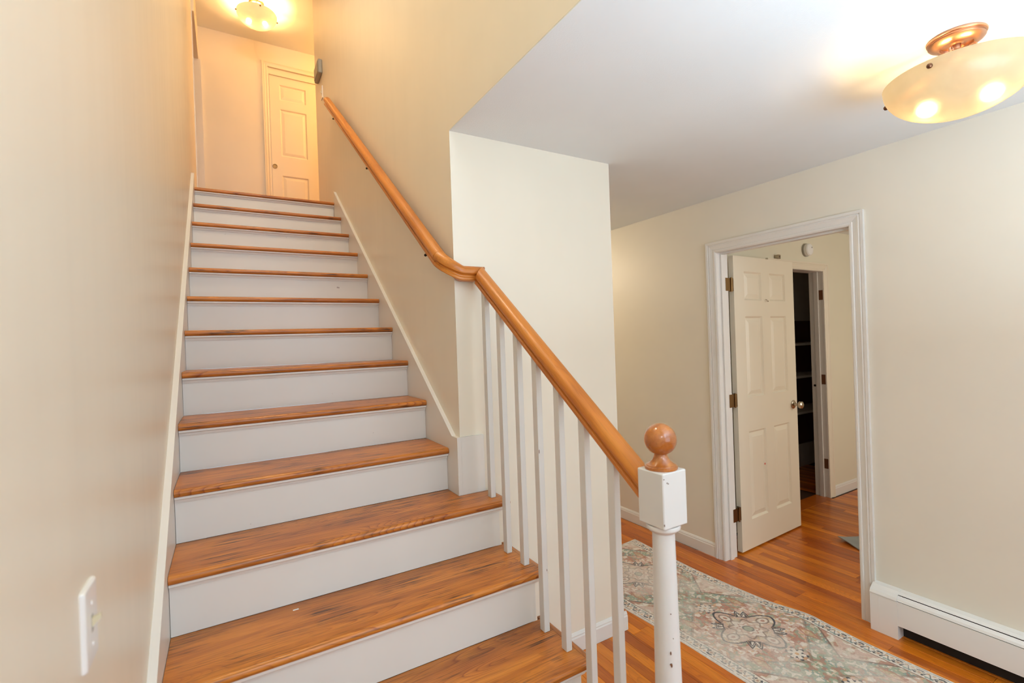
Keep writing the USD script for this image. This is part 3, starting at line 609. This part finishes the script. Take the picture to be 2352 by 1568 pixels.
# ------------------------------------------------------------------ baseboard heater
hx = XR; hy1, hym, hy0 = -0.004, -0.118, -2.2
ht = thing('baseboard_heater', 'white metal baseboard heater along the hall wall to the right of the doorway', 'heater', (XR, hy1, 0))
def hpoly(p): return Polygon([(hx - a, b) for a, b in p]).buffer(0)
cover = [(0.0, 0.0), (0.003, 0.0), (0.003, 0.226), (0.030, 0.2245), (0.046, 0.2180), (0.046, 0.2205), (0.030, 0.2275), (0.0, 0.231)]
obj('back_cover', extrude(hpoly(cover), 'y', hy0, hym), M['heater'], ht)
damper = [(0.047, 0.2150), (0.0605, 0.2030), (0.0645, 0.1925), (0.0625, 0.1915), (0.0585, 0.2010), (0.046, 0.2125)]
obj('damper', extrude(hpoly(damper), 'y', hy0, hym), M['heater'], ht)
front = [(0.0605, 0.1895), (0.0640, 0.1895), (0.0640, 0.070), (0.058, 0.068), (0.058, 0.070), (0.0625, 0.0715), (0.0625, 0.188), (0.0605, 0.188)]
obj('front_panel', extrude(hpoly(front), 'y', hy0, hym), M['heater'], ht)
cap = [(0.0, 0.0), (0.0655, 0.0), (0.0655, 0.1885), (0.0, 0.1885)]
ec = obj('end_cap', extrude(hpoly(cap), 'y', hym - 0.004, hy1), M['heater'], ht)
cap2 = [(0.0, 0.190), (0.0670, 0.190), (0.0670, 0.1945), (0.0620, 0.2060), (0.048, 0.2185), (0.030, 0.2285), (0.0, 0.2325)]
obj('cap_top', extrude(hpoly(cap2), 'y', hym - 0.002, hy1), M['heater'], ec)
obj('cap_seam', bx(hx - 0.0662, hx - 0.06, -0.043, -0.0415, 0.004, 0.186), M['heater'], ec)
obj('fin_tube', [tube([(hx - 0.032, hy0, 0.11), (hx - 0.032, hym, 0.11)], 0.012, 10)] + [bx(hx - 0.057, hx - 0.006, y, y + 0.0008, 0.082, 0.145) for y in np.arange(hy0, hym - 0.01, 0.012)], M['fin'], ht, label='dark fin tube inside the heater')
obj('back_plate', bx(hx - 0.006, hx - 0.0035, hy0, hym, 0.0, 0.225), M['dark'], ht, label='near black sheet standing for the shade inside the heater')  # dark sheet in front of the back cover, painting the inner shade

# ------------------------------------------------------------------ wall fittings
def switch_plate(label, x, y, z, sgn, w=0.07, h=0.115):
    t = thing('light_switch', label, 'light switch', (x, y, z))
    rings = []
    for ins, d in ((0, 0), (0, 0.0035), (0.0015, 0.0055), (0.004, 0.0065)):
        P = sbox(y - w / 2 + ins, z - h / 2 + ins, y + w / 2 - ins, z + h / 2 - ins).buffer(-0.004).buffer(0.004, quad_segs=4)
        c = np.array(P.exterior.coords)[:-1]; rings.append(np.c_[np.full(len(c), x + sgn * d), c])
    n = min(len(r) for r in rings); rings = [r[:n] for r in rings]
    obj('plate', ring_mesh(rings), M['plastic'], t, smooth=40)
    tg = trimesh.convex.convex_hull(np.array([[x + sgn * 0.006, y + s * 0.004, z + q] for s in (-1, 1) for q in (-0.006, 0.008)] + [[x + sgn * 0.017, y + s * 0.0028, z + q] for s in (-1, 1) for q in (0.006, 0.012)]))
    obj('toggle', tg, M['ivory'], t, label='ivory toggle lever flipped up')
    obj('toggle_slot', bx(min(x, x + sgn * 0.0068), max(x, x + sgn * 0.0068), y - 0.005, y + 0.005, z - 0.0125, z + 0.0125), M['greyplastic'], t)
    for dz in (-0.030, 0.030): obj('screw', lathe([(0, 0), (0.0032, 0), (0.0028, 0.0012), (0, 0.0016)], (x + sgn * 0.0064, y, z + dz), 14, 'x' if sgn > 0 else '-x'), M['plastic'], t, smooth=40)
    return t
switch_plate('white light switch plate low on the left wall in the foreground', -0.02, -0.282, 1.155, 1)
switch_plate('small pale light switch plate above the top end of the handrail', XW, 3.58, 3.955, -1)
dv = thing('wall_device', 'small grey box on the stairwell wall high up near the landing', 'wall device', (XW, 3.65, 4.12))
obj('housing', bx(XW - 0.036, XW, 3.53, 3.76, 4.12, 4.250, 0.006), M['greyplastic'], dv, label='grey housing')
obj('front_cover', bx(XW - 0.041, XW - 0.0355, 3.545, 3.745, 4.132, 4.238, 0.003), M['greyplastic'], dv)
sd = thing('smoke_detector', 'round white smoke detector on the wall above the closet frame', 'smoke detector', (4.63, YR, 2.262))
obj('base_ring', lathe([(0, 0), (0.058, 0), (0.058, 0.016), (0, 0.016)], (4.63, YR, 2.262), 40, '-y'), M['greyplastic'], sd, smooth=35)
obj('detector_cover', lathe([(0, 0.016), (0.054, 0.016), (0.053, 0.038), (0.046, 0.046), (0.03, 0.049), (0, 0.05)], (4.63, YR, 2.262), 40, '-y'), M['plastic'], sd, smooth=35)
obj('test_button', lathe([(0, 0.048), (0.006, 0.048), (0.006, 0.052), (0, 0.052)], (4.648, YR, 2.28), 16, '-y'), M['greyplastic'], sd)
mc = thing('door_catch', 'tiny grey block on the end of the closet head frame', 'small_block', (4.17, YR, 2.17))  # small grey block at the left end of the head casing
obj('catch_body', bx(4.150, 4.185, YR - 0.036, YR, 2.155, 2.19, 0.003), M['nickel'], mc)
obj('catch_screw', lathe([(0, 0.036), (0.005, 0.036), (0.004, 0.039), (0, 0.04)], (4.168, YR, 2.172), 12, '-y'), M['black'], mc)

# ------------------------------------------------------------------ floor textiles
def lerp(y, pts):
    a = np.array(sorted(pts)); return np.interp(y, a[:, 0], a[:, 1])
def rug_color(c, a):
    """c: across (-.37 .37), a: along; returns linear rgb. An ornamental runner: bordered field, star medallions, faded wool."""
    pal = {k: np.array(srgb(*v)) for k, v in dict(cream=(226, 216, 203), pink=(208, 178, 161), terra=(180, 126, 106), sage=(158, 166, 142), teal=(134, 154, 146), navy=(52, 56, 66), brown=(128, 98, 84), gold=(210, 166, 118), sand=(204, 188, 164)).items()}
    T = 0.74; ap = (a + T / 2) % T - T / 2; ac, aa = np.abs(c), np.abs(ap)
    q = np.stack([ac, aa, 0 * ac], -1)
    n1, n2, n3 = meshkit.fbm(q * 27, 2, 3), meshkit.fbm(q * 60, 1, 9), meshkit.fbm(q * 84 + 5, 1, 21)
    asy = np.stack([c, a, 0 * c], -1); w1, w3 = meshkit.fbm(asy * 7, 3, 5), meshkit.fbm(asy * 160, 2, 15)
    out = np.empty(c.shape + (3,))
    def setc(mask, col, al=1.0):
        m = mask.astype(float)[..., None] * al; out[...] = out * (1 - m) + pal[col] * m
    dia = aa / 0.315 + ac / 0.46
    out[...] = pal['sage']
    setc(n1 < 0.40, 'teal', 0.8); setc(n2 > 0.66, 'cream', 0.85); setc(n2 < 0.27, 'terra', 0.7); setc(n3 > 0.72, 'sand')
    inside = dia < 1.0
    setc(inside, 'pink'); setc(inside & (n1 > 0.55), 'terra', 0.85); setc(inside & (n2 > 0.62), 'cream', 0.95); setc(inside & (n2 < 0.25), 'sage', 0.8); setc(inside & (n3 > 0.74), 'gold', 0.7)
    setc(np.abs(dia - 1.0) < 0.028, 'brown', 0.45)
    k = (T / 2 - aa) / 0.18 + np.maximum(0.292 - ac, 0) / 0.15      # half cartouches against the border, between medallions
    setc(k < 1.0, 'sand'); setc((k < 1) & (n2 > 0.60), 'cream', 0.95); setc((k < 1) & (n1 > 0.54), 'pink', 0.9); setc((k < 1) & (n2 < 0.26), 'terra', 0.8); setc(np.abs(k - 1.0) < 0.04, 'brown', 0.85)
    r, th = np.hypot(c, ap), np.arctan2(ap, c)
    ax = np.abs((th + np.pi / 4) % (np.pi / 2) - np.pi / 4)          # angle from the nearest axis
    dg = np.pi / 4 - ax                                              # angle from the nearest diagonal
    rb = np.maximum(0.105, 0.190 - 0.17 * ax ** 1.35)
    rb = np.maximum(rb, 0.172 - 0.30 * np.abs(dg - 0.12))
    med = r < rb
    setc(med, 'sand'); setc(med & (n2 > 0.60), 'cream', 0.95); setc(med & (n1 > 0.56), 'pink', 0.9); setc(med & (n2 < 0.27), 'brown', 0.55); setc(med & (n3 > 0.72), 'gold', 0.6)
    setc(med & (dg < 0.30) & (r > 0.112) & (r < rb - 0.012), 'navy', 0.85); setc(med & (dg < 0.13) & (r > 0.118) & (r < rb - 0.022), 'cream', 0.9)
    setc(np.abs(r - rb) < 0.006, 'navy', 0.95); 
    pe = np.hypot(np.abs(np.where(np.abs(c) > aa, ac, aa)) - 0.125, np.minimum(ac, aa) * 1.3)
    setc(med & (pe < 0.032), 'cream', 0.8); setc(med & (np.abs(pe - 0.032) < 0.005), 'brown', 0.8); setc(med & (pe < 0.012), 'terra', 0.9)
    ri = 0.078 + 0.012 * np.cos(8 * th)
    setc(r < ri, 'pink', 0.6); setc((r < ri) & (n2 > 0.55), 'cream', 0.8); setc(np.abs(r - ri) < 0.005, 'brown', 0.85); setc(np.abs(r - 0.044 - 0.007 * np.cos(8 * th)) < 0.004, 'terra', 0.8); setc(r < 0.024, 'sage', 0.9); setc(np.abs(r - 0.024) < 0.004, 'navy', 0.7)
    rr, tt = np.hypot(c, aa - 0.245), np.arctan2(aa - 0.245, c)      # rosettes at both ends of a medallion
    rs = 0.036 + 0.010 * np.cos(6 * tt); setc(rr < rs, 'cream', 0.95); setc((np.abs(rr - rs) < 0.006) & (np.cos(12 * tt) > -0.5), 'navy', 0.9); setc(rr < 0.010, 'gold', 0.9)
    rr = np.abs(ac - 0.20) / 0.024 + np.abs(aa - 0.19) / 0.060; setc(rr < 1, 'gold', 0.5); setc(np.abs(rr - 1) < 0.2, 'terra', 0.85)
    B0, B1 = 0.290, 0.352                                            # border
    setc(ac > B0, 'cream'); bc = (ac - (B0 + B1) / 2) / (B1 - B0) * 2; pb = 0.078; ba = ((a + 0.3 * np.sign(c) * pb) % pb) / pb - 0.5
    inb = (ac > B0) & (ac < B1)
    fl_ = np.hypot(bc * 0.85, ba * 2.3); zz = np.abs(ba) * 2
    setc(inb & (fl_ < 0.42), 'sand', 0.8); setc(inb & (np.abs(fl_ - 0.5) < 0.14) & (np.sin(np.arctan2(bc, ba) * 5) > -0.35), 'navy', 0.9); setc(inb & (fl_ < 0.17), 'terra', 0.8)
    setc(inb & (np.abs(bc - 0.55 * np.sin(ba * 4 * np.pi)) < 0.17) & (zz > 0.52), 'navy', 0.85); setc(inb & (np.hypot(bc + 0.5, (zz - 0.8) * 1.1) < 0.24), 'teal', 0.8); setc(inb & (np.hypot(bc - 0.5, (zz - 0.72) * 1.1) < 0.20), 'gold', 0.8)
    setc(np.abs(ac - B0) < 0.003, 'brown', 0.8); setc((np.abs(ac - B1) < 0.0025) & (n3 > 0.3), 'navy', 0.6)
    fade = np.clip((w1 - 0.44) * 2.4, 0, 0.5)[..., None]; out[...] = out * (1 - fade) + pal['cream'] * 0.92 * fade
    out[...] = out * (0.86 + 0.28 * w3[..., None])
    return np.clip(out, 0.01, 0.9)
yA, yB = 1.455, -0.98
ny_, nx_ = 810, 250
aa_ = np.linspace(yB, yA, ny_); ss = np.linspace(-1, 1, nx_)
xl = lerp(aa_, [(1.46, 2.075), (1.1, 2.068), (0.83, 2.070), (0.448, 2.096), (0.136, 2.098), (-0.4, 2.11), (-1.0, 2.12)])
xr_ = lerp(aa_, [(1.46, 2.805), (1.2, 2.785), (0.90, 2.774), (0.62, 2.785), (0.42, 2.80), (0.30, 2.838), (0.22, 2.850), (0.10, 2.838), (-0.05, 2.826), (-0.4, 2.83), (-1.0, 2.835)])
from scipy.ndimage import gaussian_filter1d
xl, xr_ = gaussian_filter1d(xl, 12, mode='nearest'), gaussian_filter1d(xr_, 12, mode='nearest')
Xg = xl[:, None] + (xr_ - xl)[:, None] * (ss[None] + 1) / 2
Yg = np.repeat(aa_[:, None], nx_, 1) + (np.where(aa_ > 1.25, (aa_ - 1.25) / 0.2, 0)[:, None]) * 0.03 * (ss[None])
cc = np.repeat(ss[None] * 0.366, ny_, 0)
col = rug_color(cc, Yg - 0.335)
Zg = 0.0055 + 0.004 * np.exp(-((Yg - 0.22) / 0.07) ** 2) * np.clip(ss[None] * 2 - 0.8, 0, 1) + 0.0012 * (meshkit.fbm(np.stack([Xg * 6, Yg * 6, 0 * Xg], -1), 2, 4) - 0.5)
edge = np.minimum(1, np.minimum((1 - np.abs(ss))[None] * 0.366 / 0.004, np.minimum(aa_ - yB, yA - aa_)[:, None] / 0.004)); Zg = 0.0012 + (Zg - 0.0012) * edge ** 0.5
V = np.stack([Xg, Yg, Zg], -1).reshape(-1, 3)
ii, jj = np.meshgrid(np.arange(ny_ - 1), np.arange(nx_ - 1), indexing='ij'); k0 = (ii * nx_ + jj).ravel()
Fq = np.c_[k0, k0 + 1, k0 + nx_ + 1, k0 + nx_]
loop = np.r_[np.arange(nx_), np.arange(1, ny_) * nx_ + nx_ - 1, (ny_ - 1) * nx_ + np.arange(nx_ - 2, -1, -1), np.arange(ny_ - 2, 0, -1) * nx_]
nV = len(V); low_ = V[loop].copy(); low_[:, 2] = 0.0002; V2 = np.vstack([V, low_]); L = len(loop); jx = np.arange(L); jn = (jx + 1) % L
Fs = np.c_[loop[jx], nV + jx, nV + jn, loop[jn]]
colr = np.vstack([col.reshape(-1, 3), col.reshape(-1, 3)[loop]])
M['rug'] = usdkit.material(stage, '/World/Looks/printed_rug', {'a': ('attribute', dict(attribute='rugcolor')), 'g': ('geometry', {}), 'n': ('noise_texture', dict(scale=700.0, detail=2.0)), 'b': ('bump', dict(strength=0.5, distance=0.001)),
    'p': ('principled_bsdf', dict(roughness=0.95, sheen_weight=0.15))}, [('a.color', 'p.base_color'), ('g.position', 'n.vector'), ('n.fac', 'b.height'), ('b.normal', 'p.normal')], surface='p.BSDF')
rp = obj('runner_rug', (V2, np.vstack([Fq, Fs])), M['rug'], None, smooth=True, label='faded patterned runner rug in pink, sage and cream on the hall floor', cat='rug')
rm = UsdGeom.Mesh.Get(stage, rp)
UsdGeom.PrimvarsAPI(rm).CreatePrimvar('rugcolor', Sdf.ValueTypeNames.Color3fArray, 'vertex').Set(Vt.Vec3fArray.FromNumpy(colr.astype(np.float32)))

# grey mat in the room beyond, with one curled corner
mu_, mv_ = np.array([-0.06, -0.16]), None
e1 = np.array([-0.35, -0.94]); e1 /= np.linalg.norm(e1); e2 = np.array([0.94, -0.35])
g1, g2 = np.meshgrid(np.linspace(0, 0.75, 50), np.linspace(0, 0.45, 36), indexing='ij')
P = np.array([3.985, 0.620])[None, None] + g1[..., None] * e1 + g2[..., None] * e2
zz = 0.007 + 0.025 * np.exp(-(g1 + g2) / 0.10) + 0.006 * np.sin(g1 * 22) * np.exp(-g2 / 0.1) ** 1
ring_top = np.stack([P[..., 0], P[..., 1], zz], -1); n1_, n2_ = zz.shape
Vt_ = ring_top.reshape(-1, 3); Vb = Vt_.copy(); Vb[:, 2] -= 0.006
ii, jj = np.meshgrid(np.arange(n1_ - 1), np.arange(n2_ - 1), indexing='ij'); k0 = (ii * n2_ + jj).ravel()
Fm = np.c_[k0, k0 + 1, k0 + n2_ + 1, k0 + n2_]; lp = np.r_[np.arange(n2_), np.arange(1, n1_) * n2_ + n2_ - 1, (n1_ - 1) * n2_ + np.arange(n2_ - 2, -1, -1), np.arange(n1_ - 2, 0, -1) * n2_]
NN = len(Vt_); Fe = np.c_[lp, lp + NN, np.roll(lp, -1) + NN, np.roll(lp, -1)]
M['mat'] = paint('grey_mat_weave', (0.30, 0.31, 0.29), 0.95, bump=0.8, scale=420, spread=0.2)
obj('floor_mat', (np.vstack([Vt_, Vb]), np.vstack([Fm[:, ::-1], Fm + NN, Fe])), M['mat'], None, label='grey woven mat with a curled corner on the floor beyond the doorway', cat='mat')
obj('paper_scrap', [bx(0.328, 0.345, 0.497, 0.502, tz(1), tz(1) + 0.0012)], M['paper'], None, label='tiny white scrap lying on the oak tread second from the bottom edge of the picture', cat='scrap')
